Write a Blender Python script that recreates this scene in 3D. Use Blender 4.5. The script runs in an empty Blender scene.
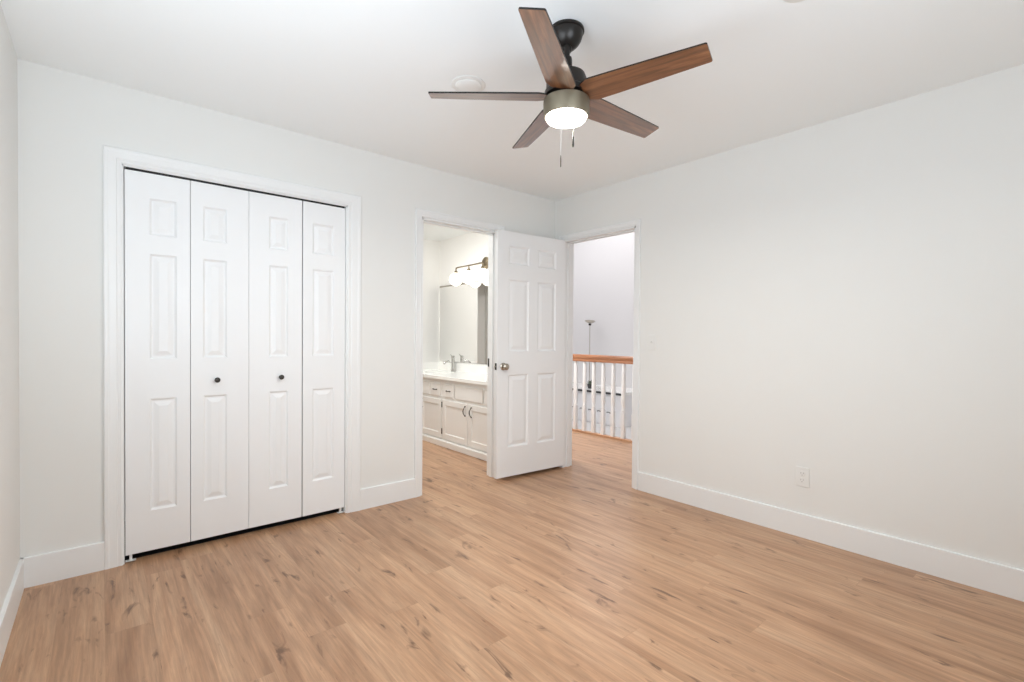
import bpy, bmesh, math, random
from mathutils import Vector, Matrix
random.seed(7)
PI = math.pi
S = bpy.context.scene
COL = S.collection

# ------------------------------------------------------------------ camera
YAW, PITCH, ROLL = 0.8682, -0.012927, 0.007471
CAM = Vector((-3.1995, -3.1735, 1.1807))
F0 = Vector((math.cos(YAW), math.sin(YAW), 0)); R0 = Vector((math.sin(YAW), -math.cos(YAW), 0)); Z = Vector((0, 0, 1))
FW = F0*math.cos(PITCH) + Z*math.sin(PITCH); U0 = Z*math.cos(PITCH) - F0*math.sin(PITCH)
RT = R0*math.cos(ROLL) + U0*math.sin(ROLL); UP = U0*math.cos(ROLL) - R0*math.sin(ROLL)
cd = bpy.data.cameras.new('camera'); cam = bpy.data.objects.new('camera', cd); COL.objects.link(cam)
cd.sensor_width = 36; cd.lens = 484.85/1024*36; cd.shift_y = 2.68/1024; cd.clip_start = 0.05
cam.matrix_world = Matrix(((RT.x, UP.x, -FW.x, CAM.x), (RT.y, UP.y, -FW.y, CAM.y), (RT.z, UP.z, -FW.z, CAM.z), (0, 0, 0, 1)))
S.camera = cam

# ------------------------------------------------------------------ world, exposure
w = bpy.data.worlds.new('world'); S.world = w; w.use_nodes = True
wb = w.node_tree.nodes['Background']; wb.inputs[0].default_value = (0.80, 0.90, 1.0, 1); wb.inputs[1].default_value = 1.0
S.view_settings.view_transform = 'Standard'; S.view_settings.look = 'None'
S.view_settings.gamma = 1.0; S.view_settings.use_curve_mapping = False
S.view_settings.exposure = 0.16
S.cycles.max_bounces = 14; S.cycles.diffuse_bounces = 9; S.cycles.glossy_bounces = 6
S.cycles.use_denoising = True; S.cycles.sample_clamp_indirect = 6.0
S.cycles.caustics_reflective = False; S.cycles.caustics_refractive = False

# ------------------------------------------------------------------ large lights (added area fills)
def area(name, loc, target, sx, sy, power, col=(1, 1, 1)):
    ld = bpy.data.lights.new(name, 'AREA'); ld.shape = 'RECTANGLE'; ld.size = sx; ld.size_y = sy
    ld.energy = power; ld.color = col
    o = bpy.data.objects.new(name, ld); COL.objects.link(o); o.location = loc
    o.rotation_euler = (Vector(target) - Vector(loc)).to_track_quat('-Z', 'Y').to_euler()
    return o
area('added_window_fill', (-2.45, -3.80, 1.43), (-2.45, -1.6, 2.9), 1.35, 1.25, 36, (0.845, 0.95, 1.055))  # added fill at the unseen back window, tilted up to brighten the ceiling
area('added_side_window_fill', (-3.44, -2.05, 1.50), (-1.9, -1.5, 2.9), 1.35, 1.15, 29, (0.845, 0.95, 1.055))  # added fill at the unseen left window, also tilted toward the ceiling
area('great_room_fill', (3.4, 3.2, 4.0), (3.6, 2.6, 0), 3.0, 4.0, 84, (0.985, 0.975, 1.0))  # added overhead fill for the great room, no window behind it
area('hall_ceiling_fill', (0.62, 0.9, 2.42), (0.62, 0.9, 0), 0.35, 0.35, 38, (0.97, 0.98, 1.0))  # added fill to whiten the balusters and hall, no fixture
area('bathroom_ceiling_fill', (-1.0, 1.15, 2.42), (-0.75, 1.2, 0), 0.35, 0.35, 26, (0.97, 0.98, 0.97))  # added fill to brighten the vanity front, no fixture

# ------------------------------------------------------------------ materials
def mat(name, col, rough=0.5, metal=0.0, emit=None, es=0.0, var=0.0, vscale=(6, 6, 6), bump=0.0, bscale=200, spec=None):
    m = bpy.data.materials.new(name); m.use_nodes = True
    nt = m.node_tree; b = nt.nodes['Principled BSDF']
    b.inputs['Base Color'].default_value = (*col, 1); b.inputs['Roughness'].default_value = rough
    b.inputs['Metallic'].default_value = metal
    if spec is not None: b.inputs['Specular IOR Level'].default_value = spec
    if emit: b.inputs['Emission Color'].default_value = (*emit, 1); b.inputs['Emission Strength'].default_value = es
    tc = nt.nodes.new('ShaderNodeTexCoord')
    if var:
        mp = nt.nodes.new('ShaderNodeMapping'); mp.inputs['Scale'].default_value = vscale
        n = nt.nodes.new('ShaderNodeTexNoise'); n.inputs['Scale'].default_value = 1; n.inputs['Detail'].default_value = 5
        mx = nt.nodes.new('ShaderNodeMix'); mx.data_type = 'RGBA'
        mx.inputs[6].default_value = (*[c*(1-var) for c in col], 1); mx.inputs[7].default_value = (*[min(1, c*(1+var)) for c in col], 1)
        nt.links.new(tc.outputs['Object'], mp.inputs[0]); nt.links.new(mp.outputs[0], n.inputs[0])
        nt.links.new(n.outputs[0], mx.inputs[0]); nt.links.new(mx.outputs[2], b.inputs['Base Color'])
    if bump:
        n2 = nt.nodes.new('ShaderNodeTexNoise'); n2.inputs['Scale'].default_value = bscale
        bp = nt.nodes.new('ShaderNodeBump'); bp.inputs['Strength'].default_value = bump; bp.inputs['Distance'].default_value = 0.002
        nt.links.new(tc.outputs['Object'], n2.inputs[0]); nt.links.new(n2.outputs[0], bp.inputs['Height']); nt.links.new(bp.outputs[0], b.inputs['Normal'])
    return m

def wood(name, dark, mid, light, scale=(30, 2.2, 30), rough=0.35, streak=0.5):
    m = bpy.data.materials.new(name); m.use_nodes = True
    nt = m.node_tree; b = nt.nodes['Principled BSDF']; L = nt.links.new
    tc = nt.nodes.new('ShaderNodeTexCoord'); mp = nt.nodes.new('ShaderNodeMapping'); mp.inputs['Scale'].default_value = scale
    n = nt.nodes.new('ShaderNodeTexNoise'); n.inputs['Scale'].default_value = 1; n.inputs['Detail'].default_value = 7
    n.inputs['Roughness'].default_value = 0.65; n.inputs['Distortion'].default_value = streak
    cr = nt.nodes.new('ShaderNodeValToRGB'); e = cr.color_ramp.elements
    e[0].position = 0.3; e[0].color = (*dark, 1); e[1].position = 0.72; e[1].color = (*light, 1)
    k = e.new(0.5); k.color = (*mid, 1)
    L(tc.outputs['Object'], mp.inputs[0]); L(mp.outputs[0], n.inputs[0]); L(n.outputs[0], cr.inputs[0]); L(cr.outputs[0], b.inputs['Base Color'])
    b.inputs['Roughness'].default_value = rough
    return m

def floor_material():
    m = bpy.data.materials.new('oak_laminate_planks'); m.use_nodes = True
    nt = m.node_tree; b = nt.nodes['Principled BSDF']; L = nt.links.new; N = nt.nodes.new
    tc = N('ShaderNodeTexCoord'); sp = N('ShaderNodeSeparateXYZ'); L(tc.outputs['Object'], sp.inputs[0])
    rw = N('ShaderNodeMath'); rw.operation = 'DIVIDE'; rw.inputs[1].default_value = 0.152; L(sp.outputs['X'], rw.inputs[0])
    rf = N('ShaderNodeMath'); rf.operation = 'FLOOR'; L(rw.outputs[0], rf.inputs[0])
    wn_ = N('ShaderNodeTexWhiteNoise'); wn_.noise_dimensions = '1D'; L(rf.outputs[0], wn_.inputs['W'])
    ro = N('ShaderNodeMath'); ro.operation = 'MULTIPLY_ADD'; ro.inputs[1].default_value = 1.22; L(wn_.outputs['Value'], ro.inputs[0]); L(sp.outputs['Y'], ro.inputs[2])
    cb = N('ShaderNodeCombineXYZ'); L(ro.outputs[0], cb.inputs['X']); L(sp.outputs['X'], cb.inputs['Y'])
    br = N('ShaderNodeTexBrick'); L(cb.outputs[0], br.inputs['Vector'])
    br.offset = 0.0; br.offset_frequency = 1; br.squash = 1
    br.inputs['Color1'].default_value = (0, 0, 0, 1); br.inputs['Color2'].default_value = (1, 1, 1, 1); br.inputs['Mortar'].default_value = (0.5, 0.5, 0.5, 1)
    br.inputs['Scale'].default_value = 1; br.inputs['Mortar Size'].default_value = 0.0009; br.inputs['Mortar Smooth'].default_value = 0.1
    br.inputs['Bias'].default_value = 0; br.inputs['Brick Width'].default_value = 1.22; br.inputs['Row Height'].default_value = 0.152
    rnd = N('ShaderNodeSeparateColor'); L(br.outputs['Color'], rnd.inputs[0])
    # shift the grain from plank to plank
    sh = N('ShaderNodeMath'); sh.operation = 'MULTIPLY'; sh.inputs[1].default_value = 37; L(rnd.outputs[0], sh.inputs[0])
    c3 = N('ShaderNodeCombineXYZ'); L(sp.outputs['X'], c3.inputs['X']); L(sp.outputs['Y'], c3.inputs['Y']); L(sh.outputs[0], c3.inputs['Z'])
    def noise(sx, sy, detail, rough, dist=0.0):
        mp = N('ShaderNodeMapping'); mp.inputs['Scale'].default_value = (sx, sy, 1); L(c3.outputs[0], mp.inputs[0])
        n = N('ShaderNodeTexNoise'); n.inputs['Scale'].default_value = 1; n.inputs['Detail'].default_value = detail
        n.inputs['Roughness'].default_value = rough; n.inputs['Distortion'].default_value = dist; L(mp.outputs[0], n.inputs[0]); return n
    broad = noise(11, 0.9, 6, 0.6, 0.5)
    streak = noise(46, 2.1, 4, 0.6, 0.5)
    fine = noise(110, 4.0, 6, 0.75, 0.4)
    knot = noise(17, 4.6, 4, 0.55, 0.8)
    cr = N('ShaderNodeValToRGB'); e = cr.color_ramp.elements
    e[0].position = 0.25; e[0].color = FL_D; e[1].position = 0.74; e[1].color = FL_L
    e2 = e.new(0.5); e2.color = FL_M
    L(broad.outputs[0], cr.inputs[0])
    f1 = N('ShaderNodeMapRange'); f1.inputs[1].default_value = 0.3; f1.inputs[2].default_value = 0.75; f1.inputs[3].default_value = 0.72; f1.inputs[4].default_value = 1.16
    L(fine.outputs[0], f1.inputs[0])
    m1 = N('ShaderNodeMix'); m1.data_type = 'RGBA'; m1.blend_type = 'MULTIPLY'; m1.inputs[0].default_value = 1
    L(cr.outputs[0], m1.inputs[6]); L(f1.outputs[0], m1.inputs[7])
    s1 = N('ShaderNodeMapRange'); s1.inputs[1].default_value = 0.57; s1.inputs[2].default_value = 0.70; s1.inputs[3].default_value = 0; s1.inputs[4].default_value = 0.5
    L(streak.outputs[0], s1.inputs[0])
    m1b = N('ShaderNodeMix'); m1b.data_type = 'RGBA'; L(s1.outputs[0], m1b.inputs[0]); L(m1.outputs[2], m1b.inputs[6]); m1b.inputs[7].default_value = (0.27, 0.145, 0.08, 1)
    # growth rings: contour lines of the broad grain
    rg = noise(5.0, 0.42, 2, 0.45, 0.35)
    r1 = N('ShaderNodeMath'); r1.operation = 'MULTIPLY'; r1.inputs[1].default_value = 95; L(rg.outputs[0], r1.inputs[0])
    r2 = N('ShaderNodeMath'); r2.operation = 'SINE'; L(r1.outputs[0], r2.inputs[0])
    r3 = N('ShaderNodeMapRange'); r3.inputs[1].default_value = -1; r3.inputs[2].default_value = 1; r3.inputs[3].default_value = 0.92; r3.inputs[4].default_value = 1.04; L(r2.outputs[0], r3.inputs[0])
    m1c = N('ShaderNodeMix'); m1c.data_type = 'RGBA'; m1c.blend_type = 'MULTIPLY'; m1c.inputs[0].default_value = 1; L(m1b.outputs[2], m1c.inputs[6]); L(r3.outputs[0], m1c.inputs[7])
    k1 = N('ShaderNodeMapRange'); k1.inputs[1].default_value = 0.615; k1.inputs[2].default_value = 0.71; k1.inputs[3].default_value = 0; k1.inputs[4].default_value = 0.85
    L(knot.outputs[0], k1.inputs[0])
    m2 = N('ShaderNodeMix'); m2.data_type = 'RGBA'; L(k1.outputs[0], m2.inputs[0]); L(m1c.outputs[2], m2.inputs[6]); m2.inputs[7].default_value = FL_K
    # tone of each plank
    t1 = N('ShaderNodeMapRange'); t1.inputs[3].default_value = 0.96; t1.inputs[4].default_value = 1.04; L(rnd.outputs[0], t1.inputs[0])
    m3 = N('ShaderNodeMix'); m3.data_type = 'RGBA'; m3.blend_type = 'MULTIPLY'; m3.inputs[0].default_value = 1
    L(m2.outputs[2], m3.inputs[6]); L(t1.outputs[0], m3.inputs[7])
    m4 = N('ShaderNodeMix'); m4.data_type = 'RGBA'; sc = N('ShaderNodeMath'); sc.operation = 'MULTIPLY'; sc.inputs[1].default_value = 0.12
    L(br.outputs['Fac'], sc.inputs[0]); L(sc.outputs[0], m4.inputs[0]); L(m3.outputs[2], m4.inputs[6]); m4.inputs[7].default_value = (0.16, 0.09, 0.05, 1)
    L(m4.outputs[2], b.inputs['Base Color'])
    b.inputs['Roughness'].default_value = 0.33
    bp = N('ShaderNodeBump'); bp.inputs['Strength'].default_value = 0.05; bp.inputs['Distance'].default_value = 0.002
    L(fine.outputs[0], bp.inputs['Height']); L(bp.outputs[0], b.inputs['Normal'])
    return m
FL_D, FL_M, FL_L, FL_K = (0.315, 0.158, 0.080, 1), (0.495, 0.285, 0.163, 1), (0.59, 0.370, 0.226, 1), (0.115, 0.052, 0.025, 1)

M = {
 'wall': mat('wall_paint', (0.78, 0.782, 0.762), 0.9, var=0.008, bump=0.04, bscale=350),
 'ceiling': mat('ceiling_paint', (0.865, 0.892, 0.895), 0.95, bump=0.05, bscale=300),
 'trim': mat('white_trim_paint', (0.82, 0.83, 0.828), 0.38, bump=0.02, bscale=120),
 'door': mat('white_door_paint', (0.84, 0.85, 0.855), 0.42, bump=0.03, bscale=160),
 'floor': floor_material(),
 'bathwall': mat('bathroom_wall_paint', (0.82, 0.81, 0.785), 0.85, bump=0.03, bscale=300),
 'grey': mat('grey_wall_paint', (0.80, 0.80, 0.79), 0.9, bump=0.03),
 'hallwall': mat('great_room_wall_paint', (0.74, 0.73, 0.732), 0.9, bump=0.03),
 'lower': mat('lower_floor_finish', (0.62, 0.61, 0.60), 0.6, var=0.03),
 'cabinet': mat('cabinet_cream_paint', (0.81, 0.80, 0.775), 0.45, bump=0.02),
 'cabinetw': mat('cabinet_white_paint', (0.86, 0.86, 0.87), 0.45, bump=0.02),
 'quartz': mat('white_quartz', (0.88, 0.875, 0.85), 0.18, var=0.02, vscale=(5, 5, 5)),
 'porcelain': mat('porcelain', (0.90, 0.90, 0.88), 0.1),
 'nickel': mat('brushed_nickel', (0.46, 0.42, 0.36), 0.30, 1.0, var=0.05, vscale=(80, 80, 8)),
 'brass': mat('aged_brass', (0.26, 0.21, 0.14), 0.35, 1.0),
 'chrome': mat('chrome', (0.55, 0.54, 0.52), 0.15, 1.0),
 'dark': mat('dark_bronze_metal', (0.022, 0.019, 0.017), 0.34, 0.6, var=0.1, vscale=(30, 30, 30)),
 'bronze': mat('satin_bronze_housing', (0.22, 0.19, 0.135), 0.42, 0.6, var=0.08, vscale=(30, 30, 30)),
 'darkmetal': mat('dark_metal', (0.05, 0.045, 0.04), 0.4, 0.7),
 'black': mat('black_track_and_gap_shade', (0.012, 0.012, 0.012), 0.6),
 'plastic': mat('white_plastic', (0.78, 0.78, 0.76), 0.35),
 'slot': mat('outlet_slot', (0.30, 0.29, 0.28), 0.6),
 'mirror': mat('mirror_glass', (0.95, 0.945, 0.93), 0.02, 1.0),
 'lens': mat('lit_fan_lens', (0.9, 0.9, 0.88), 0.4, emit=(1.0, 0.95, 0.86), es=12.0),
 'globe': mat('lit_glass_globe', (0.9, 0.9, 0.86), 0.3, emit=(1.0, 0.95, 0.86), es=2.4),
 'handrail': wood('oak_handrail', (0.19, 0.074, 0.032), (0.31, 0.130, 0.060), (0.38, 0.175, 0.085), (25, 2, 25)),
 'blade': wood('walnut_blade', (0.055, 0.022, 0.010), (0.16, 0.062, 0.027), (0.29, 0.128, 0.058), (2.5, 38, 20), 0.33, 0.8),
 'darktop': mat('dark_counter_edge', (0.05, 0.05, 0.055), 0.3),
 'leaf': mat('grey_green_leaf', (0.14, 0.17, 0.12), 0.6, var=0.2, vscale=(40, 40, 40)),
 'pot': mat('dark_pot', (0.05, 0.05, 0.05), 0.5),
 'ceramic': mat('white_ceramic', (0.8, 0.8, 0.8), 0.3),
 'glass': None,
}
g = bpy.data.materials.new('window_glass'); g.use_nodes = True
gb = g.node_tree.nodes['Principled BSDF']; gb.inputs['Transmission Weight'].default_value = 1; gb.inputs['Roughness'].default_value = 0.0; gb.inputs['IOR'].default_value = 1.01
M['glass'] = g
bb_ = M['blade'].node_tree.nodes['Principled BSDF']; bb_.inputs['Coat Weight'].default_value = 0.72; bb_.inputs['Coat Roughness'].default_value = 0.16; bb_.inputs['Coat IOR'].default_value = 2.2
M['shoe'] = wood('shoe_rail_wood', (0.34, 0.18, 0.10), (0.46, 0.26, 0.15), (0.55, 0.34, 0.2), (25, 2, 25))

# ------------------------------------------------------------------ helpers
def obj(name, bm, m, parent=None, smooth=False, bevel=0.0, mats=None):
    me = bpy.data.meshes.new(name)
    bmesh.ops.recalc_face_normals(bm, faces=bm.faces)
    bm.to_mesh(me); bm.free()
    for mm in (mats or [m]): me.materials.append(mm)
    o = bpy.data.objects.new(name, me); COL.objects.link(o)
    if parent: o.parent = parent
    if smooth:
        for p in me.polygons: p.use_smooth = True
        try: me.set_sharp_from_angle(angle=math.radians(38))
        except Exception: pass
    if bevel:
        b = o.modifiers.new('bevel', 'BEVEL'); b.width = bevel; b.segments = 2; b.limit_method = 'ANGLE'
    return o
def tag(o, label=None, cat=None, group=None, kind=None):
    if label: o['label'] = label
    if cat: o['category'] = cat
    if group: o['group'] = group
    if kind: o['kind'] = kind
    return o
def thing(name, label, cat, loc=(0, 0, 0), rz=0.0, group=None, kind=None):
    o = bpy.data.objects.new(name, None); COL.objects.link(o); o.location = loc; o.rotation_euler = (0, 0, rz)
    o.empty_display_size = 0.05
    return tag(o, label, cat, group, kind)
def struct(name, bm, m, label, cat, **k):
    return tag(obj(name, bm, m, **k), label, cat, kind='structure')
def box(bm, x0, x1, y0, y1, z0, z1, T=None):
    vs = [bm.verts.new((x, y, z)) for x in (x0, x1) for y in (y0, y1) for z in (z0, z1)]
    for a in ((0, 1, 3, 2), (4, 6, 7, 5), (0, 4, 5, 1), (2, 3, 7, 6), (0, 2, 6, 4), (1, 5, 7, 3)):
        bm.faces.new([vs[i] for i in a])
    if T:
        for v in vs: v.co = T @ v.co
    return vs
def BM(): return bmesh.new()
def bx(*a):
    bm = BM(); box(bm, *a); return bm
def lathe(bm, prof, n=32, c=(0, 0, 0), axis='Z', cap=True):
    """prof: list of (r, h)."""
    rings = []
    for r, h in prof:
        ring = []
        for i in range(n):
            a = 2*PI*i/n; x, y = r*math.cos(a), r*math.sin(a)
            p = {'Z': (x, y, h), 'Y': (x, h, y), 'X': (h, x, y)}[axis]
            ring.append(bm.verts.new((c[0]+p[0], c[1]+p[1], c[2]+p[2])))
        rings.append(ring)
    for a, b in zip(rings, rings[1:]):
        for i in range(n): bm.faces.new((a[i], a[(i+1) % n], b[(i+1) % n], b[i]))
    if cap: bm.faces.new(rings[0]); bm.faces.new(rings[-1])
def tube(bm, pts, r, n=10, cap=True):
    pts = [Vector(p) for p in pts]; rings = []; ref = None
    rr = r if isinstance(r, (list, tuple)) else [r]*len(pts)
    for i, p in enumerate(pts):
        t = (pts[min(i+1, len(pts)-1)] - pts[max(i-1, 0)]).normalized()
        if ref is None: ref = t.orthogonal().normalized()
        u = (ref - t*ref.dot(t)).normalized(); ref = u; v = t.cross(u)
        rings.append([bm.verts.new(p + (u*math.cos(2*PI*k/n) + v*math.sin(2*PI*k/n))*rr[i]) for k in range(n)])
    for a, b in zip(rings, rings[1:]):
        for k in range(n): bm.faces.new((a[k], a[(k+1) % n], b[(k+1) % n], b[k]))
    if cap: bm.faces.new(rings[0]); bm.faces.new(rings[-1])
def sphere(bm, c, r, sx=1, sy=1, sz=1, u=28, v=16):
    bmesh.ops.create_uvsphere(bm, u_segments=u, v_segments=v, radius=r, matrix=Matrix.Translation(c) @ Matrix.Diagonal((sx, sy, sz, 1)))
def casing(bm, x0, x1, zt, prof, face, depth_dir, along='x'):
    """Mitred casing swept round an opening. prof = (outward, protrusion). face = coordinate of the wall plane."""
    st = []
    for k in range(4):
        ring = []
        for d, t in prof:
            a, z = [(x0-d, 0.0), (x0-d, zt+d), (x1+d, zt+d), (x1+d, 0.0)][k]
            q = face + depth_dir*t
            ring.append(bm.verts.new((a, q, z) if along == 'x' else (q, a, z)))
        st.append(ring)
    n = len(prof)
    for a, b in zip(st, st[1:]):
        for i in range(n): bm.faces.new((a[i], a[(i+1) % n], b[(i+1) % n], b[i]))
    bm.faces.new(st[0]); bm.faces.new(st[-1])
def cprof(wd, th=0.017):
    return [(0.004, 0), (0.004, th*0.55), (0.010, th*0.72), (wd*0.30, th*0.62), (wd*0.36, th*0.80), (wd*0.72, th*0.88), (wd*0.80, th), (wd*0.94, th), (wd, th*0.80), (wd, 0)]
def extrude_profile(bm, prof, a0, a1, fn):
    """prof list of (u, z); fn(a,u,z)->xyz"""
    A = [bm.verts.new(fn(a0, u, z)) for u, z in prof]; B = [bm.verts.new(fn(a1, u, z)) for u, z in prof]
    n = len(prof)
    for i in range(n): bm.faces.new((A[i], A[(i+1) % n], B[(i+1) % n], B[i]))
    bm.faces.new(A); bm.faces.new(B)
BASE = [(0, 0), (0.014, 0), (0.014, 0.137), (0.012, 0.140), (0, 0.140)]

def panelled_slab(bm, W, Hh, T, panels, both=True, rings=((0.0, 0.0), (0.009, 0.0085), (0.016, 0.0085), (0.040, 0.0015))):
    """Slab 0..W, z 0..Hh, front at y=0, back at y=T; panels = (x0,x1,z0,z1) raised fields."""
    xs = sorted({0.0, W} | {round(v, 5) for p in panels for v in p[:2]}); zs = sorted({0.0, Hh} | {round(v, 5) for p in panels for v in p[2:]})
    P = {(round(p[0], 5), round(p[2], 5)): p for p in panels}
    for side in ((0, 1) if both else (0,)):
        y0, s = (0.0, 1) if side == 0 else (T, -1)
        V = {}
        def v(x, z):
            k = (x, z)
            if k not in V: V[k] = bm.verts.new((x, y0, z))
            return V[k]
        for i in range(len(xs)-1):
            for j in range(len(zs)-1):
                a, b, c, d = xs[i], xs[i+1], zs[j], zs[j+1]
                hit = any(a >= p[0]-1e-4 and b <= p[1]+1e-4 and c >= p[2]-1e-4 and d <= p[3]+1e-4 for p in panels)
                if not hit: bm.faces.new((v(a, c), v(b, c), v(b, d), v(a, d)))
        for p in panels:
            a, b, c, d = [round(q, 5) for q in p]
            prev = None
            for o_, dp in rings:
                if o_ == 0:
                    # ring of grid vertices on the border
                    bx_ = [x for x in xs if a <= x <= b]; bz_ = [z for z in zs if c <= z <= d]
                    if len(bx_) > 2 or len(bz_) > 2: pass
                    cur = [v(a, c), v(b, c), v(b, d), v(a, d)]
                else:
                    cur = [bm.verts.new((x, y0+s*dp, z)) for x, z in ((a+o_, c+o_), (b-o_, c+o_), (b-o_, d-o_), (a+o_, d-o_))]
                if prev:
                    for k in range(4): bm.faces.new((prev[k], prev[(k+1) % 4], cur[(k+1) % 4], cur[k]))
                prev = cur
            bm.faces.new(prev)
    e = [(0, 0), (W, 0), (W, Hh), (0, Hh)]
    for k in range(4):
        (xa, za), (xb, zb) = e[k], e[(k+1) % 4]
        bm.faces.new([bm.verts.new(q) for q in ((xa, 0, za), (xb, 0, zb), (xb, T, zb), (xa, T, za))])
    if not both: bm.faces.new([bm.verts.new(q) for q in ((0, T, 0), (W, T, 0), (W, T, Hh), (0, T, Hh))])

# ------------------------------------------------------------------ dimensions
XL, YF, CH = -3.49, -3.85, 2.44
CL0, CL1, CLT = -3.114, -1.957, 2.043          # closet opening
A0, A1, AT = -1.392, -0.670, 2.062             # bathroom doorway
B0, B1, BT = -0.888, -0.108, 2.060             # hall doorway (in y)
TW = 0.12

# ------------------------------------------------------------------ shell
bm = BM(); box(bm, XL-0.12, 1.46, YF-0.12, 3.6, -0.12, 0)
struct('floor', bm, M['floor'], 'light oak laminate plank floor running from bedroom into hall and bathroom', 'floor')
bm = BM(); box(bm, XL-0.12, 1.46, YF-0.12, 3.6, CH, CH+0.10)
struct('ceiling', bm, M['ceiling'], 'flat white bedroom ceiling above the ceiling fan', 'ceiling')
bm = BM()
for a in ((XL, CL0, 0, CH), (CL0, CL1, CLT, CH), (CL1, A0, 0, CH), (A0, A1, AT, CH), (A1, 0.0, 0, CH)):
    box(bm, a[0], a[1], 0, TW, a[2], a[3])
struct('wall_back', bm, M['wall'], 'white wall with the closet opening and the bathroom doorway', 'wall')
bm = BM()
for a in ((YF, B0, 0, CH), (B0, B1, BT, CH), (B1, TW, 0, CH)):
    box(bm, 0, TW, a[0], a[1], a[2], a[3])
struct('wall_right', bm, M['wall'], 'long plain white wall with hall doorway, switch and outlet', 'wall')
bm = BM(); LY0, LY1, LZ0, LZ1 = -2.75, -1.35, 0.90, 2.10
for a in ((YF, LY0, 0, CH), (LY1, 0.12, 0, CH), (LY0, LY1, 0, LZ0), (LY0, LY1, LZ1, CH)):
    box(bm, XL-0.12, XL, a[0], a[1], a[2], a[3])
struct('wall_left', bm, M['wall'], 'sliver of white wall at the far left edge beside the closet', 'wall')
WX0, WX1, WZ0, WZ1 = -3.15, -1.75, 0.78, 2.08
bm = BM()
for a in ((XL, WX0, 0, CH), (WX1, 0.12, 0, CH), (WX0, WX1, 0, WZ0), (WX0, WX1, WZ1, CH)):
    box(bm, a[0], a[1], YF-0.12, YF, a[2], a[3])
struct('wall_front', bm, M['wall'], 'white bedroom wall with an added window, opposite the closet', 'wall')
# unseen window opposite the closet, added to light the bedroom
wn = thing('added_window_1', 'white framed window opposite the closet, unseen and added to light the bedroom', 'window', (0, 0, 0), kind='structure')
bm = BM()
WM, WN = (WX0+WX1)/2, (WZ0+WZ1)/2
for a in ((WX0, WX0+0.05, WZ0, WZ1), (WX1-0.05, WX1, WZ0, WZ1), (WX0+0.05, WX1-0.05, WZ0, WZ0+0.05), (WX0+0.05, WX1-0.05, WZ1-0.05, WZ1), (WM-0.03, WM+0.03, WZ0+0.05, WZ1-0.05), (WX0+0.05, WM-0.03, WN-0.02, WN+0.02), (WM+0.03, WX1-0.05, WN-0.02, WN+0.02)):
    box(bm, a[0], a[1], YF-0.09, YF-0.04, a[2], a[3])
obj('window_frame', bm, M['trim'], wn)
obj('window_pane', bx(WX0+0.04, WX1-0.04, YF-0.068, YF-0.064, WZ0+0.04, WZ1-0.04), M['glass'], wn)
bm = BM(); casing(bm, WX0, WX1, WZ1, cprof(0.07), YF, 1)
for v in bm.verts:
    if v.co.z < 0.01: v.co.z = WZ0-0.02
box(bm, WX0-0.09, WX1+0.09, YF-0.0, YF+0.04, WZ0-0.045, WZ0-0.015)
obj('window_casing', bm, M['trim'], wn)

w2 = thing('added_window_2', 'white framed window in the left wall, unseen and added to even out the light', 'window', (0, 0, 0), kind='structure')  # unseen window, added for more even bedroom light
bm = BM()
for a in ((LY0, LY0+0.05, LZ0, LZ1), (LY1-0.05, LY1, LZ0, LZ1), (LY0+0.05, LY1-0.05, LZ0, LZ0+0.05), (LY0+0.05, LY1-0.05, LZ1-0.05, LZ1), (LY0+0.05, LY1-0.05, (LZ0+LZ1)/2-0.02, (LZ0+LZ1)/2+0.02)):
    box(bm, XL-0.09, XL-0.04, a[0], a[1], a[2], a[3])
obj('window_frame', bm, M['trim'], w2)
obj('window_pane', bx(XL-0.068, XL-0.064, LY0+0.04, LY1-0.04, LZ0+0.04, LZ1-0.04), M['glass'], w2)
bm = BM(); casing(bm, LY0, LY1, LZ1, cprof(0.07), XL, 1, 'y')
for v in bm.verts:
    if v.co.z < 0.01: v.co.z = LZ0-0.02
box(bm, XL, XL+0.04, LY0-0.09, LY1+0.09, LZ0-0.045, LZ0-0.015)
obj('window_casing', bm, M['trim'], w2)

# closet interior
bm = BM()
box(bm, -3.40, -1.70, 0.72, 0.80, 0, CH); box(bm, XL-.12, -3.40, TW, 0.80, 0, CH); box(bm, -1.78, -1.70, TW, 0.72, 0, CH)
struct('wall_closet', bm, M['wall'], 'dim closet interior walls behind the bifold doors', 'wall')

# bathroom shell
bm = BM()
box(bm, 0.20, 0.32, TW, 2.45, 0, CH)                               # mirror wall
struct('wall_bathroom_right', bm, M['bathwall'], 'bathroom wall carrying the mirror and globe light', 'wall')
bm = BM()
box(bm, -0.44, 0.20, 2.33, 2.45, 0, CH); box(bm, -1.25, -0.44, 2.33, 2.45, 2.12, CH); box(bm, -1.70, -1.25, 2.33, 2.45, 0, CH)
struct('wall_bathroom_back', bm, M['bathwall'], 'cream bathroom end wall beside the vanity', 'wall')
struct('wall_bathroom_left', bx(-1.70, -1.62, 0.80, 2.45, 0, CH), M['bathwall'], 'cream bathroom wall opposite the mirror', 'wall')
bm = BM(); box(bm, -1.30, -0.20, 3.3, 3.38, 0, CH); box(bm, -1.38, -1.30, 2.45, 3.38, 0, CH); box(bm, -0.22, -0.14, 2.45, 3.3, 0, CH)
struct('wall_alcove', bm, M['grey'], 'grey alcove wall seen only as a strip in the bathroom mirror', 'wall')

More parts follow.
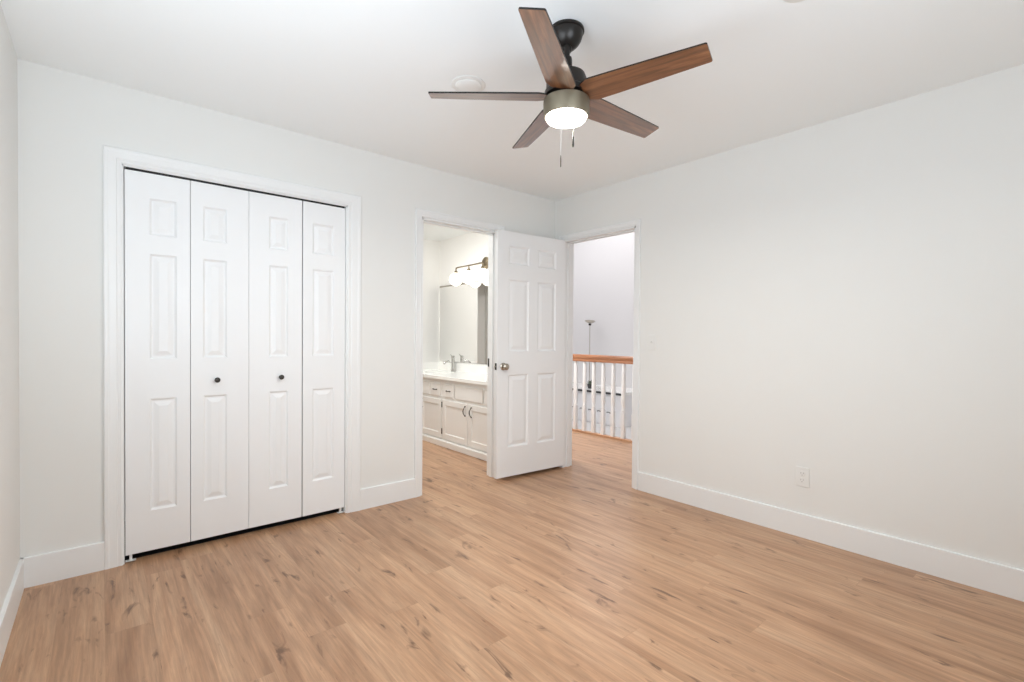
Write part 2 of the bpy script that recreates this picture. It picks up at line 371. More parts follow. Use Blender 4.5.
# hall and great room beyond the railing
struct('wall_hall_far', bx(0.32, 1.46, 2.45, 2.57, 0, CH), M['hallwall'], 'pale end wall of the upstairs hall', 'wall')
struct('wall_hall_near', bx(0.12, 1.46, -1.6, -1.48, 0, CH), M['hallwall'], 'near end wall of the upstairs hall', 'wall')
struct('wall_great_room_back', bx(5.15, 5.27, -1.6, 6.6, -0.6, 4.3), M['hallwall'], 'tall lilac-grey wall seen through the hall doorway above the railing', 'wall')
struct('wall_great_room_left', bx(1.46, 5.27, 6.5, 6.6, -0.6, 4.3), M['hallwall'], 'tall side wall of the room below the hall', 'wall')
struct('wall_great_room_right', bx(1.46, 5.27, -1.6, -1.5, -0.6, 4.3), M['hallwall'], 'side wall of the room below the hall near the doorway', 'wall')
bm = BM(); box(bm, 1.34, 1.46, -1.6, 6.6, CH+0.1, 4.3); box(bm, 1.34, 1.46, 2.57, 6.6, -0.6, CH+0.1)
box(bm, 1.40, 1.46, -1.6, 2.57, -0.6, -0.12)
struct('wall_great_room_front', bm, M['hallwall'], 'wall of the lower room under and above the hall edge', 'wall')
struct('floor_great_room', bx(1.46, 5.27, -1.6, 6.6, -0.62, -0.5), M['lower'], 'pale lower floor beyond the railing', 'floor')
struct('ceiling_great_room', bx(1.34, 5.27, -1.6, 6.6, 4.3, 4.4), M['ceiling'], 'high ceiling of the room beyond the railing', 'ceiling')

# ------------------------------------------------------------------ baseboards and casings
def bb(name, bm, label): return struct(name, bm, M['trim'], label, 'baseboard')
bm = BM(); extrude_profile(bm, BASE, XL, CL0-0.078, lambda a, u, z: (a, -u, z)); bb('baseboard_back_left', bm, 'short white baseboard between left corner and closet casing')
bm = BM(); extrude_profile(bm, BASE, CL1+0.097, A0-0.055, lambda a, u, z: (a, -u, z)); bb('baseboard_back_middle', bm, 'white baseboard between closet casing and bathroom doorway')
bm = BM(); extrude_profile(bm, BASE, A1+0.065, 0, lambda a, u, z: (a, -u, z)); bb('baseboard_back_right', bm, 'short white baseboard hidden behind the open door')
bm = BM(); extrude_profile(bm, BASE, YF, B0-0.052, lambda a, u, z: (-u, a, z)); bb('baseboard_right', bm, 'long white baseboard under the plain right wall')
bm = BM(); extrude_profile(bm, BASE, YF, 0, lambda a, u, z: (XL+u, a, z)); bb('baseboard_left', bm, 'white baseboard at the far left edge')
bm = BM(); extrude_profile(bm, BASE, XL, 0, lambda a, u, z: (a, YF+u, z)); bb('baseboard_front', bm, 'white baseboard under the added bedroom window')

bm = BM(); casing(bm, CL0, CL1, CLT, cprof(0.078), 0, -1)
for v in bm.verts:
    if v.co.x > CL1: v.co.x = CL1 + (v.co.x-CL1)*0.097/0.078
struct('trim_1', bm, M['trim'], 'wide white casing round the closet opening', 'door casing')
bm = BM(); casing(bm, A0, A1, AT, cprof(0.056), 0, -1)
struct('trim_2', bm, M['trim'], 'narrow white casing round the bathroom doorway', 'door casing')
bm = BM(); casing(bm, B0, B1, BT, cprof(0.047, 0.014), 0, -1, 'y')
struct('trim_3', bm, M['trim'], 'narrow white casing round the hall doorway', 'door casing')
# jambs
def jamb(name, x0, x1, zt, along, label, stop=True):
    bm = BM(); t = 0.012
    def b(a0, a1, d0, d1, z0, z1):
        if along == 'x': box(bm, a0, a1, d0, d1, z0, z1)
        else: box(bm, d0, d1, a0, a1, z0, z1)
    b(x0, x0+t, -0.002, TW+0.002, 0, zt); b(x1-t, x1, -0.002, TW+0.002, 0, zt); b(x0, x1, -0.002, TW+0.002, zt-t, zt)
    if stop:
        b(x0+t, x0+t+0.010, 0.045, 0.085, 0, zt-t); b(x1-t-0.010, x1-t, 0.045, 0.085, 0, zt-t); b(x0+t, x1-t, 0.045, 0.085, zt-t-0.010, zt-t)
    return struct(name, bm, M['trim'], label, 'door jamb')
jamb('trim_4', A0, A1, AT, 'x', 'white jamb lining the bathroom doorway')
jamb('trim_5', B0, B1, BT, 'y', 'white jamb lining the hall doorway')
jamb('trim_6', CL0-0.010, CL1+0.008, CLT+0.008, 'x', 'white jamb lining the closet opening', False)
bm = BM(); casing(bm, B0, B1, BT, cprof(0.052, 0.014), TW, 1, 'y'); struct('trim_7', bm, M['trim'], 'white casing on the hall side of the hall doorway', 'door casing')
bm = BM(); casing(bm, A0, A1, AT, cprof(0.056), TW, 1); struct('trim_8', bm, M['trim'], 'white casing on the bathroom side of the bathroom doorway', 'door casing')
tag(obj('strike_plate', bx(A1-0.0145, A1-0.011, 0.088, 0.114, 0.93, 1.0), M['darkmetal']), 'small dark strike plate on the right jamb of the bathroom doorway', 'strike plate')

struct('closet_gap_shade', bx(CL0+0.003, CL1-0.003, 0.048, 0.715, 0.0005, 0.004), M['black'], 'near-black sheet on the closet floor imitating the shade line under the bifold doors', 'floor')  # shade in the gap under the leaves, put in as a black sheet
# ------------------------------------------------------------------ closet: bifold doors
seams = [CL0+0.005, -2.826, -2.5365, -2.235, CL1-0.005]
ZB, ZTOP = 0.038, 2.027
def leaf_mesh(W, k=0):
    bm = BM(); Hh = ZTOP-ZB
    m0 = ((0.102, W-0.060), (0.058, W-0.112), (0.108, W-0.080), (0.058, W-0.074))[k]
    pan = [(m0[0], m0[1], 1.704-ZB, 1.898-ZB), (m0[0], m0[1], 1.052-ZB, 1.606-ZB), (m0[0], m0[1], 0.25-ZB, 0.842-ZB)]
    panelled_slab(bm, W, Hh, 0.034, pan, rings=((0.0, 0.0), (0.010, 0.009), (0.017, 0.009), (0.040, 0.002)))
    return bm
def bifold(name, k0, label, knob_x, knob_on):
    r = thing(name, label, 'bifold closet door', ((seams[k0]+seams[k0+2])/2, 0.006, 0), kind='structure')
    ox = r.location.x
    gap = 0.003 if k0 == 0 else 0.007
    fold = 0.004
    for j in (0, 1):
        a, b = seams[k0+j], seams[k0+j+1]
        g0 = 0.001 if j == 0 else gap/2; g1 = gap/2 if j == 0 else 0.001
        W = (b-a)-g0-g1
        o = obj('door_leaf', leaf_mesh(W, k0+j), M['door'], r)
        o.location = (a+g0-ox, fold if j == 0 else 0.0, ZB)
        ang = math.atan2(fold, W)*(-1 if j == 0 else 1)
        o.rotation_euler = (0, 0, ang)
        if j == knob_on:
            bmk = BM(); lathe(bmk, [(0.0105, 0.0), (0.0105, -0.003), (0.006, -0.006), (0.006, -0.014), (0.0135, -0.018), (0.0150, -0.024), (0.0125, -0.029), (0.004, -0.031)], 24, axis='Y')
            kn = obj('door_knob', bmk, M['darkmetal'], o, smooth=True); kn.location = (knob_x-(a+g0), 0, 0.928-ZB)
            tag(kn, 'small round dark knob')
        else:
            bmh = BM(); px = 0.02 if j == 0 and k0 == 0 else W-0.05
            px = 0.012 if k0 == 0 else W-0.032
            box(bmh, px+0.004, px+0.016, 0.010, 0.022, -0.034, 0.0); box(bmh, px-0.012, px+0.032, -0.004, 0.026, -ZB+0.005, -0.032)
            tag(obj('pivot_bracket', bmh, M['plastic'], o), 'small white floor pivot bracket')
        bmp = BM(); lathe(bmp, [(0.005, 0), (0.005, 0.024)], 10, c=((0.05 if j == 0 else W-0.05), 0.017, ZTOP-ZB))
        obj('pivot_pin', bmp, M['nickel'], o)
    return r
bifold('door_1', 0, 'left pair of white panelled bifold closet leaves with small dark knob', -2.701, 1)
bifold('door_2', 2, 'right pair of white panelled bifold closet leaves with small dark knob', -2.362, 0)
tag(obj('bifold_track', bx(CL0+0.012, CL1-0.012, 0.008, 0.046, CLT-0.014, CLT-0.004), M['black']), 'thin dark metal track across the top of the closet opening', 'door track')

# ------------------------------------------------------------------ open six-panel door
def six_panel():
    # hinge at origin, slab runs along -X ; build 0..W with free end at x=0
    W, Hh, T = 0.735, 2.022, 0.035
    bm = BM()
    c = [(0.112, 0.325), (0.422, 0.630)]
    rows = [(0.242, 0.842), (1.032, 1.628), (1.752, 1.905)]
    pans = [(x0, x1, z0, z1) for x0, x1 in c for z0, z1 in rows]
    panelled_slab(bm, W, Hh, T, pans, rings=((0, 0), (0.011, 0.010), (0.019, 0.010), (0.048, 0.002)))
    return bm, W, Hh, T
tipx, tipy, hx, hy = -0.7555, -0.102, -0.022, -0.150
ang = math.atan2(hy-tipy, hx-tipx)
d3 = thing('door_3', 'open white six-panel door with satin metal knob standing between the two doorways', 'door', (tipx, tipy, 0.030), ang, kind='structure')
bm, DW, DH, DT = six_panel()
obj('door_slab', bm, M['door'], d3)
for nm, s in (('door_knob', -1), ('door_knob', 1)):
    bmk = BM(); pr = [(0.031, 0), (0.031, 0.004), (0.027, 0.008), (0.012, 0.010), (0.011, 0.022), (0.020, 0.028), (0.0265, 0.037), (0.026, 0.047), (0.018, 0.055), (0.004, 0.057)]
    y0 = 0.0 if s < 0 else DT
    lathe(bmk, [(r, y0+s*h*(1.0 if s < 0 else 0.55)) for r, h in pr], 28, axis='Y')
    kn = obj(nm, bmk, M['nickel'], d3, smooth=True); kn.location = (0.062, 0, 0.912)
    tag(kn, 'round satin nickel door knob')
bm = BM(); box(bm, -0.0015, 0.001, 0.006, 0.029, 0.885, 0.94); obj('latch_plate', bm, M['darkmetal'], d3)
bm = BM(); lathe(bm, [(0.006, 0), (0.006, 0.009), (0.002, 0.011)], 12, axis='X', c=(-0.012, 0.0175, 0.912)); obj('latch_bolt', bm, M['nickel'], d3)
for z in (0.22, 1.02, 1.82):
    bm = BM(); lathe(bm, [(0.004, z-0.045), (0.004, z+0.045)], 12, c=(DW+0.004, 0.003, 0)); box(bm, DW-0.001, DW+0.003, 0, 0.030, z-0.045, z+0.045)
    obj('hinge', bm, M['trim'], d3)

# ------------------------------------------------------------------ ceiling fan
FX, FY, FZ = -1.757, -1.800, 2.157
fan = thing('ceiling_fan', 'five-blade ceiling fan, dark bronze with walnut blades and a lit round lamp', 'ceiling fan', (FX, FY, CH))
def fz(z): return z-CH
bm = BM(); lathe(bm, [(0.069, 0), (0.0715, -0.005), (0.0715, -0.012), (0.0665, -0.015), (0.0650, -0.026), (0.0600, -0.044), (0.0500, -0.060), (0.0370, -0.073), (0.0230, -0.081), (0.0160, -0.083)], 48, c=(0.013, 0.014, 0))
obj('canopy', bm, M['dark'], fan, smooth=True)
bm = BM(); lathe(bm, [(0.0125, -0.07), (0.0125, -0.185)], 20); sphere(bm, (0.006, 0.006, -0.085), 0.021); lathe(bm, [(0.020, -0.125), (0.022, -0.135), (0.022, -0.178)], 20)
obj('downrod', bm, M['dark'], fan, smooth=True)
bm = BM(); lathe(bm, [(0.022, fz(2.262)), (0.050, fz(2.257)), (0.074, fz(2.243)), (0.082, fz(2.222)), (0.082, fz(2.185)), (0.088, fz(2.178)), (0.088, fz(2.160))], 48)
obj('motor_housing', bm, M['dark'], fan, smooth=True)
bm = BM(); lathe(bm, [(0.075, fz(2.150)), (0.092, fz(2.143)), (0.0935, fz(2.135)), (0.0925, fz(2.090)), (0.089, fz(2.076)), (0.086, fz(2.074)), (0.083, fz(2.078)), (0.070, fz(2.082))], 56)
obj('lamp_housing', bm, M['bronze'], fan, smooth=True)
bm = BM(); lathe(bm, [(0.0815, fz(2.080)), (0.0815, fz(2.071)), (0.077, fz(2.063)), (0.060, fz(2.056)), (0.035, fz(2.052)), (0.010, fz(2.0505))], 48)
obj('lamp_lens', bm, M['lens'], fan, smooth=True)
fl = bpy.data.lights.new('fan_lamp_light', 'AREA'); fl.shape = 'DISK'; fl.size = 0.14; fl.energy = 17; fl.color = (0.97, 0.965, 0.92)
flo = bpy.data.objects.new('fan_lamp_light', fl); COL.objects.link(flo); flo.parent = fan; flo.location = (0, 0, fz(2.046))
def blade_mesh():
    bm = BM(); r0, r1 = 0.080, 0.553; pts = []
    top = [(r0, 0.044), (0.115, 0.060), (0.20, 0.0575), (0.40, 0.050), (r1-0.004, 0.0435), (r1, 0.040)]
    out = top + [(x, -y) for x, y in reversed(top)]
    T = 0.0065
    up = [bm.verts.new((x, y, T/2)) for x, y in out]; dn = [bm.verts.new((x, y, -T/2)) for x, y in out]
    f = bm.faces.new(up); f2 = bm.faces.new(list(reversed(dn)))
    n = len(out)
    for i in range(n):
        s = bm.faces.new((up[i], dn[i], dn[(i+1) % n], up[(i+1) % n])); s.material_index = 1
    return bm
bl0 = obj('blade', blade_mesh(), None, fan, mats=[M['blade'], M['dark']])
bmA = BM(); box(bmA, 0.050, 0.150, -0.018, 0.018, 0.004, 0.009); box(bmA, 0.035, 0.075, -0.012, 0.012, -0.001, 0.010)
br0 = obj('blade_arm', bmA, M['dark'], bl0)
for k in range(5):
    if k == 0: b_, a_ = bl0, br0
    else:
        b_ = bl0.copy(); COL.objects.link(b_); b_.parent = fan
        a_ = br0.copy(); COL.objects.link(a_); a_.parent = b_
    b_.location = (0, 0, fz(FZ))
    b_.rotation_euler = (Matrix.Rotation(math.radians(140.68+72*k), 4, 'Z') @ Matrix.Rotation(math.radians(-13.6), 4, 'X')).to_euler()
for dx, zb, lab in ((-0.028, 1.848, 'pale pull chain with small end'), (0.018, 1.922, 'pull chain with dark fob')):
    px, py = R0.x*dx, R0.y*dx
    off = -0.085 if dx > 0 else -0.075
    px += F0.x*off; py += F0.y*off
    ch = BM(); ztop = 2.078
    tube(ch, [(px, py, fz(ztop)), (px, py, fz(zb+0.045))], 0.0007, 6)
    for i in range(int((ztop-zb-0.05)/0.008)): sphere(ch, (px, py, fz(ztop-0.004-i*0.008)), 0.0014 if dx > 0 else 0.0009, u=6, v=4)
    c_ = obj('pull_chain', ch, M['nickel'] if dx > 0 else M['plastic'], fan); tag(c_, lab)
    fb = BM(); lathe(fb, [(0.001, fz(zb+0.046)), (0.0030, fz(zb+0.040)), (0.0042, fz(zb+0.008)), (0.003, fz(zb+0.001)), (0.001, fz(zb))] if dx > 0 else [(0.001, fz(zb+0.046)), (0.002, fz(zb+0.03)), (0.002, fz(zb+0.002)), (0.001, fz(zb))], 12, c=(px, py, 0))
    obj('chain_fob', fb, M['darkmetal'], c_, smooth=True)

# ------------------------------------------------------------------ ceiling discs
sd = thing('smoke_detector', 'round white smoke detector on the ceiling behind the left fan blade', 'smoke detector', (-1.800, -1.170, CH))
bm = BM(); lathe(bm, [(0.084, 0), (0.085, -0.004), (0.081, -0.007), (0.066, -0.008)], 40); obj('mounting_base', bm, M['plastic'], sd, smooth=True)
bm = BM(); lathe(bm, [(0.066, -0.006), (0.066, -0.014), (0.058, -0.021), (0.034, -0.025), (0.004, -0.026)], 40); obj('detector_cover', bm, M['plastic'], sd, smooth=True)
cs = thing('ceiling_cover_plate', 'round white ceiling plate cut off by the top edge right of the fan', 'ceiling plate', (-1.272, -2.498, CH))
bm = BM(); lathe(bm, [(0.065, 0), (0.065, -0.003), (0.060, -0.006), (0.020, -0.007), (0.004, -0.007)], 40); obj('cover', bm, M['plastic'], cs, smooth=True)

# ------------------------------------------------------------------ outlet and switch on the right wall
ol = thing('wall_outlet', 'white duplex outlet low on the right wall above the baseboard', 'outlet', (0, -2.095, 0.360))
obj('cover_plate', bx(-0.006, 0, -0.038, 0.038, -0.059, 0.059), M['plastic'], ol, bevel=0.003)
for z in (0.020, -0.020):
    bm = BM(); lathe(bm, [(0.0165, -0.0055), (0.0165, -0.008), (0.015, -0.009)], 24, c=(0, 0, z), axis='X'); rc = obj('receptacle', bm, M['plastic'], ol)
    bm = BM(); box(bm, -0.0095, -0.0085, -0.0075, -0.0050, z-0.001, z+0.008); box(bm, -0.0095, -0.0085, 0.0050, 0.0075, z-0.001, z+0.008); lathe(bm, [(0.0026, -0.0095), (0.0026, -0.0085)], 10, c=(0, 0, z-0.008), axis='X')
    obj('slot', bm, M['slot'], rc)
sw = thing('light_switch', 'white toggle light switch on the right wall beside the hall doorway', 'light switch', (0, -1.045, 1.150))
obj('cover_plate', bx(-0.006, 0, -0.038, 0.038, -0.059, 0.059), M['plastic'], sw, bevel=0.003)
bm = BM(); box(bm, -0.008, -0.0055, -0.006, 0.006, -0.013, 0.013); obj('switch_frame', bm, M['plastic'], sw)
bm = BM(); box(bm, -0.018, -0.005, -0.004, 0.004, -0.005, 0.005, Matrix.Rotation(0.5, 4, 'Y')); obj('toggle', bm, M['plastic'], sw)

# ------------------------------------------------------------------ bathroom vanity
VX, VY0, VY1, VH = -0.36, 0.30, 2.32, 0.722
van = thing('bathroom_vanity', 'long cream vanity cabinet seen through the bathroom doorway', 'vanity cabinet', (0, 0, 0))
bm = BM(); box(bm, VX, VX+0.02, VY0, VY1, 0.0, VH); box(bm, VX+0.02, 0.195, VY0, VY0+0.018, 0, VH); box(bm, VX+0.02, 0.195, VY1-0.018, VY1, 0, VH); box(bm, VX+0.02, 0.195, VY0+0.018, VY1-0.018, 0.06, 0.078); obj('body', bm, M['cabinet'], van)
obj('plinth', bx(VX-0.048, VX, VY0, VY1, 0, 0.062), M['cabinet'], van, bevel=0.004)
def shaker(bm, y0, y1, z0, z1, fr=0.055, th=0.018, raised=False):
    # frame-and-panel front facing -X
    X0 = VX-th
    def ring(a, b, c, d, xo): return [bm.verts.new((xo, *p)) for p in ((a, c), (b, c), (b, d), (a, d))]
    back = ring(y0, y1, z0, z1, VX); o_ = ring(y0, y1, z0, z1, X0+0.003); o1 = ring(y0+0.003, y1-0.003, z0+0.003, z1-0.003, X0)
    seq = [back, o_, o1]
    if fr:
        seq += [ring(y0+fr, y1-fr, z0+fr, z1-fr, X0), ring(y0+fr+0.006, y1-fr-0.006, z0+fr+0.006, z1-fr-0.006, X0+0.009)]
    for a, b in zip(seq, seq[1:]):
        for k in range(4): bm.faces.new((a[k], a[(k+1) % 4], b[(k+1) % 4], b[k]))
    bm.faces.new(seq[0]); bm.faces.new(seq[-1])
def pull_v(par, y, z):
    bm = BM(); pts = []
    for i in range(9):
        t = i/8; pts.append((VX-0.018-0.004-0.024*math.sin(PI*t), y, z-0.048+0.096*t))
    tube(bm, pts, [0.005, 0.004, 0.0042, 0.005, 0.0052, 0.005, 0.0042, 0.004, 0.005], 8)
    for s in (-1, 1): lathe(bm, [(0.007, VX-0.018), (0.006, VX-0.026)], 10, c=(0, y, z+s*0.048), axis='X')
    return tag(obj('handle', bm, M['darkmetal'], par, smooth=True), 'arched dark pull')
def pull_h(par, y, z, hw=0.040):
    bm = BM(); pts = []
    for i in range(9):
        t = i/8; pts.append((VX-0.018-0.004-0.020*math.sin(PI*t), y-hw+2*hw*t, z))
    tube(bm, pts, 0.0045, 8)
    for s in (-1, 1): lathe(bm, [(0.007, VX-0.018), (0.006, VX-0.026)], 10, c=(0, y+s*hw, z), axis='X')
    return tag(obj('handle', bm, M['darkmetal'], par, smooth=True), 'arched dark pull')
DZ0, DZ1 = 0.080, 0.500
for y0, y1, hy_, hinge in ((1.795, 2.265, 1.845, None), (1.345, 1.785, 1.745, 1.338), (0.850, 1.322, 0.888, 1.330), (0.375, 0.840, 0.778, None)):
    bm = BM(); shaker(bm, y0, y1, DZ0, DZ1); d_ = obj('door', bm, M['cabinet'], van)
    pull_v(d_, hy_, 0.425)
    if hinge:
        for z in (0.155, 0.445):
            bm = BM(); lathe(bm, [(0.0055, z-0.030), (0.0055, z+0.030)], 8, c=(VX-0.012, (y0-0.003 if hinge > 1.335 else y1+0.003), 0))
            tag(obj('hinge', bm, M['darkmetal'], d_), 'dark exposed hinge')
for y0, y1, pull in ((2.115, 2.265, True), (1.600, 2.085, False), (1.375, 1.570, True), (1.105, 1.305, True), (0.600, 1.075, False), (0.360, 0.570, True)):
    bm = BM(); shaker(bm, y0, y1, 0.532, 0.672, fr=0)
    d_ = obj('drawer' if pull else 'false_drawer_front', bm, M['cabinet'], van, bevel=0.003)
    if pull: pull_h(d_, (y0+y1)/2, 0.602, 0.036)

# counter with an oval basin opening
ct = thing('vanity_countertop', 'white quartz counter with backsplash lying on the cream vanity', 'countertop', (0, 0, 0))
bm = BM(); cz0, cz1 = VH+0.0005, 0.754; cxl, cxr = VX-0.046, 0.199; scx, scy, ra, rb = -0.085, 1.86, 0.165, 0.215
NS = 48
def rectpt(a):
    c, s = math.cos(a), math.sin(a); hx_, hy2 = (cxr-cxl)/2, 0.40
    mx_ = (cxl+cxr)/2
    # ray from basin centre to rectangle
    tx = ((cxr-scx)/c if c > 1e-6 else (cxl-scx)/c if c < -1e-6 else 1e9); ty = ((scy+0.40-scy)/s if s > 1e-6 else (-0.40)/s if s < -1e-6 else 1e9)
    t = min(tx, ty); return (scx+c*t, scy+s*t)
angs = sorted([2*PI*i/NS for i in range(NS)] + [math.atan2(yy, xx) % (2*PI) for xx in (cxl-scx, cxr-scx) for yy in (0.4, -0.4)])
for z in (cz1, cz0):
    inn = [bm.verts.new((scx+ra*math.cos(a), scy+rb*math.sin(a), z)) for a in angs]; out = [bm.verts.new((*rectpt(a), z)) for a in angs]
    for i in range(len(angs)):
        j = (i+1) % len(angs); bm.faces.new((inn[i], out[i], out[j], inn[j]))
    if z == cz1: top_i, top_o = inn, out
    else:
        for i in range(len(angs)):
            j = (i+1) % len(angs); bm.faces.new((top_i[i], top_i[j], inn[j], inn[i])); bm.faces.new((top_o[i], top_o[j], out[j], out[i]))
box(bm, cxl, cxr, VY0-0.02, scy-0.40, cz0, cz1); box(bm, cxl, cxr, scy+0.40, 2.329, cz0, cz1)
obj('counter_slab', bm, M['quartz'], ct)
obj('backsplash', bx(0.180, 0.199, VY0-0.02, 2.329, cz1, cz1+0.10), M['quartz'], ct)
obj('side_splash', bx(cxl+0.02, 0.180, 2.311, 2.329, cz1, cz1+0.10), M['quartz'], ct)
bm = BM(); rings = []
for r, z in ((1.03, cz0-0.001), (1.0, cz0-0.001), (0.97, cz0-0.04), (0.85, cz0-0.09), (0.55, cz0-0.12), (0.10, cz0-0.128)):
    rings.append([bm.verts.new((scx+ra*r*math.cos(2*PI*i/40), scy+rb*r*math.sin(2*PI*i/40), z)) for i in range(40)])
for a, b in zip(rings, rings[1:]):
    for i in range(40): bm.faces.new((a[i], a[(i+1) % 40], b[(i+1) % 40], b[i]))
bm.faces.new(rings[-1]); obj('sink_basin', bm, M['porcelain'], ct, smooth=True)

fc = thing('sink_faucet', 'tall nickel single-hole faucet on the white vanity counter', 'faucet', (0.125, 1.885, cz1+0.0005))
bm = BM(); lathe(bm, [(0.026, 0), (0.026, 0.006), (0.021, 0.010), (0.020, 0.150), (0.022, 0.154), (0.022, 0.162)], 28); obj('faucet_body', bm, M['chrome'], fc, smooth=True)
bm = BM(); tube(bm, [(-0.01, 0, 0.115), (-0.06, 0, 0.128), (-0.10, 0, 0.122), (-0.125, 0, 0.105), (-0.130, 0, 0.092)], [0.013, 0.013, 0.0125, 0.012, 0.012], 14); obj('spout', bm, M['chrome'], fc, smooth=True)
bm = BM(); lathe(bm, [(0.021, 0.165), (0.021, 0.190), (0.016, 0.196)], 24); tube(bm, [(0.0, 0, 0.185), (0, 0.02, 0.190), (0, 0.055, 0.205)], [0.006, 0.0055, 0.005], 10); obj('lever', bm, M['chrome'], fc, smooth=True)

mr = thing('bathroom_mirror', 'large frameless mirror above the vanity counter', 'mirror', (0.20, 1.28, 0.87))
obj('mirror_glass', bx(-0.008, -0.001, -1.00, 1.022, 0, 0.955), M['mirror'], mr)
bm = BM(); box(bm, -0.013, -0.001, -1.0, 1.022, 0.955, 0.972); obj('top_channel', bm, M['nickel'], mr)

vl = thing('vanity_light', 'brass-toned wall light with round lit glass globes over the bathroom mirror', 'wall light', (0.20, 1.315, 2.04))
bm = BM(); lathe(bm, [(0.070, -0.001), (0.070, -0.010), (0.058, -0.022), (0.020, -0.028)], 36, axis='X'); obj('wall_plate', bm, M['brass'], vl, smooth=True)
bm = BM(); tube(bm, [(-0.02, 0, 0), (-0.15, 0, -0.035)], 0.009, 12); tube(bm, [(-0.15, -0.36, -0.075), (-0.15, -0.385, -0.045), (-0.15, -0.40, -0.035)][::-1]+[], 0.006, 10)
bm.free(); bm = BM()
tube(bm, [(-0.02, 0, 0), (-0.09, 0, -0.01), (-0.15, 0, -0.030)], 0.009, 12)
tube(bm, [(-0.15, 0.400, -0.085), (-0.15, 0.400, -0.050), (-0.15, 0.392, -0.036), (-0.15, 0.375, -0.030), (-0.15, -0.375, -0.030), (-0.15, -0.392, -0.036), (-0.15, -0.400, -0.050), (-0.15, -0.400, -0.085)], 0.0085, 10)
obj('arm', bm, M['brass'], vl, smooth=True)
for y in (0.400, 0.133, -0.133, -0.400):
    bm = BM(); lathe(bm, [(0.006, -0.028), (0.007, -0.060), (0.016, -0.070), (0.022, -0.085), (0.024, -0.098)], 20, c=(-0.15, y, 0)); st_ = obj('lamp_holder', bm, M['brass'], vl, smooth=True)
    bm = BM(); sphere(bm, (-0.15, y, -0.168), 0.078); obj('glass_globe', bm, M['globe'], st_, smooth=True)

# ------------------------------------------------------------------ hall balustrade
HX = 1.400
bl = thing('hall_balustrade', 'white turned-baluster railing with orange oak handrail beyond the hall doorway', 'railing', (HX, 0, 0))
bm = BM(); extrude_profile(bm, [(-0.030, 0.888), (0.030, 0.888), (0.032, 0.905), (0.027, 0.915), (0.033, 0.935), (0.031, 0.958), (0.018, 0.974), (-0.018, 0.974), (-0.031, 0.958), (-0.033, 0.935), (-0.027, 0.915), (-0.032, 0.905)], -1.478, 2.448, lambda a, u, z: (u, a, z))
obj('handrail', bm, M['handrail'], bl, smooth=True)
bm = BM(); extrude_profile(bm, [(-0.032, 0.0), (0.032, 0.0), (0.032, 0.018), (0.026, 0.024), (-0.026, 0.024), (-0.032, 0.018)], -1.478, 2.448, lambda a, u, z: (u, a, z))
obj('shoe_rail', bm, M['shoe'], bl)
def baluster_mesh():
    bm = BM(); h = 0.021
    box(bm, -h, h, -h, h, 0.0, 0.30)
    lathe(bm, [(0.021, 0.300), (0.018, 0.308), (0.024, 0.318), (0.019, 0.330), (0.0275, 0.40), (0.0275, 0.48), (0.026, 0.60), (0.023, 0.80), (0.022, 0.868)], 16)
    return bm
b0 = obj('baluster', baluster_mesh(), M['trim'], bl, smooth=True)
ys = [0.993, 0.860, 0.706, 0.555, 0.405, 0.253, 0.105]
ysm = [1.0-0.1485*i for i in range(-9, 17)]
for i, y in enumerate(ysm):
    o = b0 if i == 0 else b0.copy()
    if i: COL.objects.link(o); o.parent = bl
    o.location = (0, y, 0.022)

# ------------------------------------------------------------------ lower room: cabinet run, counter, lamp
cb = thing('kitchen_cabinet', 'long white base cabinet seen between the balusters', 'base cabinet', (4.22, 2.39, -0.5))
bm = BM(); box(bm, 0.02, 0.92, 0.02, 2.60, 0, 0.594); obj('body', bm, M['cabinetw'], cb)
for i in range(10):
    y0 = 0.195+0.23*i; bm = BM(); box(bm, 0.0, 0.02, y0, y0+0.222, 0.03, 0.57); d_ = obj('door', bm, M['cabinetw'], cb, bevel=0.004)
    hy_ = y0+0.115
    bm = BM(); tube(bm, [(-0.004, hy_-0.042, 0.245), (-0.03, hy_-0.025, 0.265), (-0.03, hy_+0.025, 0.265), (-0.004, hy_+0.042, 0.245)], 0.006, 8); tag(obj('handle', bm, M['darkmetal'], d_), 'small dark pull')
kt = thing('kitchen_countertop', 'pale counter with a dark front edge beyond the balusters', 'countertop', (4.20, 2.37, 0.0945))
obj('counter_slab', bx(0.03, 0.948, 0.0, 2.65, 0.0, 0.060), M['quartz'], kt)
tag(obj('edge_band', bx(0.0, 0.03, 0.0, 2.65, 0.010, 0.046), M['darktop'], kt), 'dark front edge')
lp = thing('torchiere_lamp', 'slender torchiere lamp with shallow dish rising above the handrail', 'lamp', (4.85, 3.735, 0.155))
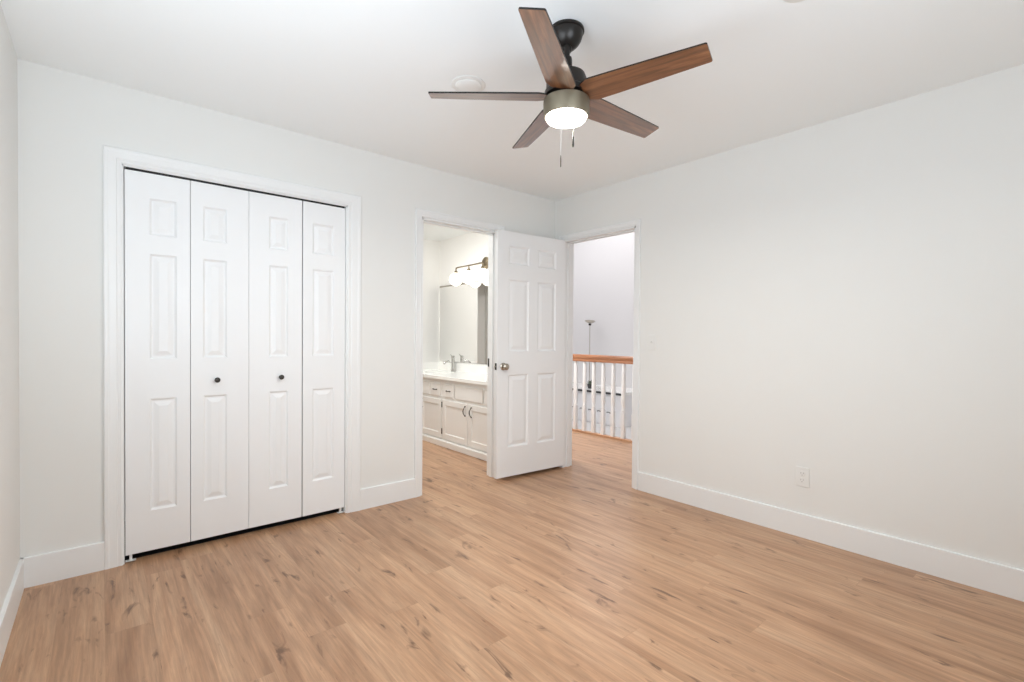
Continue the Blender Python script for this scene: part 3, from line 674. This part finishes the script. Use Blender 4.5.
bm = BM(); lathe(bm, [(0.10, 0), (0.10, 0.010), (0.03, 0.022), (0.007, 0.028), (0.007, 1.30)], 24); obj('stand', bm, M['nickel'], lp, smooth=True)
bm = BM(); lathe(bm, [(0.012, 1.295), (0.030, 1.30), (0.030, 1.335), (0.012, 1.34)], 20); obj('socket', bm, M['darkmetal'], lp)
bm = BM(); lathe(bm, [(0.020, 0), (0.075, 0.018), (0.118, 0.048), (0.115, 0.050), (0.070, 0.025), (0.018, 0.008)], 32); bmesh.ops.transform(bm, verts=bm.verts, matrix=Matrix.Translation((0, 0, 1.345)) @ Matrix.Rotation(0.22, 4, R0)); dsh = obj('dish_shade', bm, M['nickel'], lp, smooth=True)
pt = thing('potted_plant', 'small dark potted plant on the counter beyond the balusters', 'potted plant', (4.40, 3.32, 0.155))
bm = BM(); lathe(bm, [(0.045, 0), (0.062, 0.05), (0.066, 0.09), (0.058, 0.092), (0.052, 0.075)], 24); obj('pot', bm, M['pot'], pt, smooth=True)
bm = BM()
for i in range(26):
    a = random.random()*2*PI; l = 0.06+0.07*random.random(); e = 0.3+random.random()*1.0
    p0 = Vector((0.03*math.cos(a), 0.03*math.sin(a), 0.08)); d = Vector((math.cos(a)*math.cos(e), math.sin(a)*math.cos(e), math.sin(e))); s = Vector((-math.sin(a), math.cos(a), 0))*0.014
    q = [p0, p0+d*l*0.5+s, p0+d*l+Vector((0, 0, -0.01)), p0+d*l*0.5-s]; up = Vector((0, 0, 0.002))
    A_ = [bm.verts.new(v) for v in q]; B_ = [bm.verts.new(v+up) for v in q]
    bm.faces.new(A_); bm.faces.new(B_[::-1])
    for k in range(4): bm.faces.new((A_[k], A_[(k+1) % 4], B_[(k+1) % 4], B_[k]))
tag(obj('leaves', bm, M['leaf'], pt), kind='stuff')
tag(obj('ceramic_bowl', (lambda b: (lathe(b, [(0.035, 0), (0.06, 0.03), (0.085, 0.075), (0.080, 0.078), (0.05, 0.03), (0.01, 0.012)], 28, c=(4.45, 3.10, 0.155)), b)[1])(BM()), M['ceramic'], smooth=True), 'white bowl on the counter right of the dark potted plant', 'bowl')
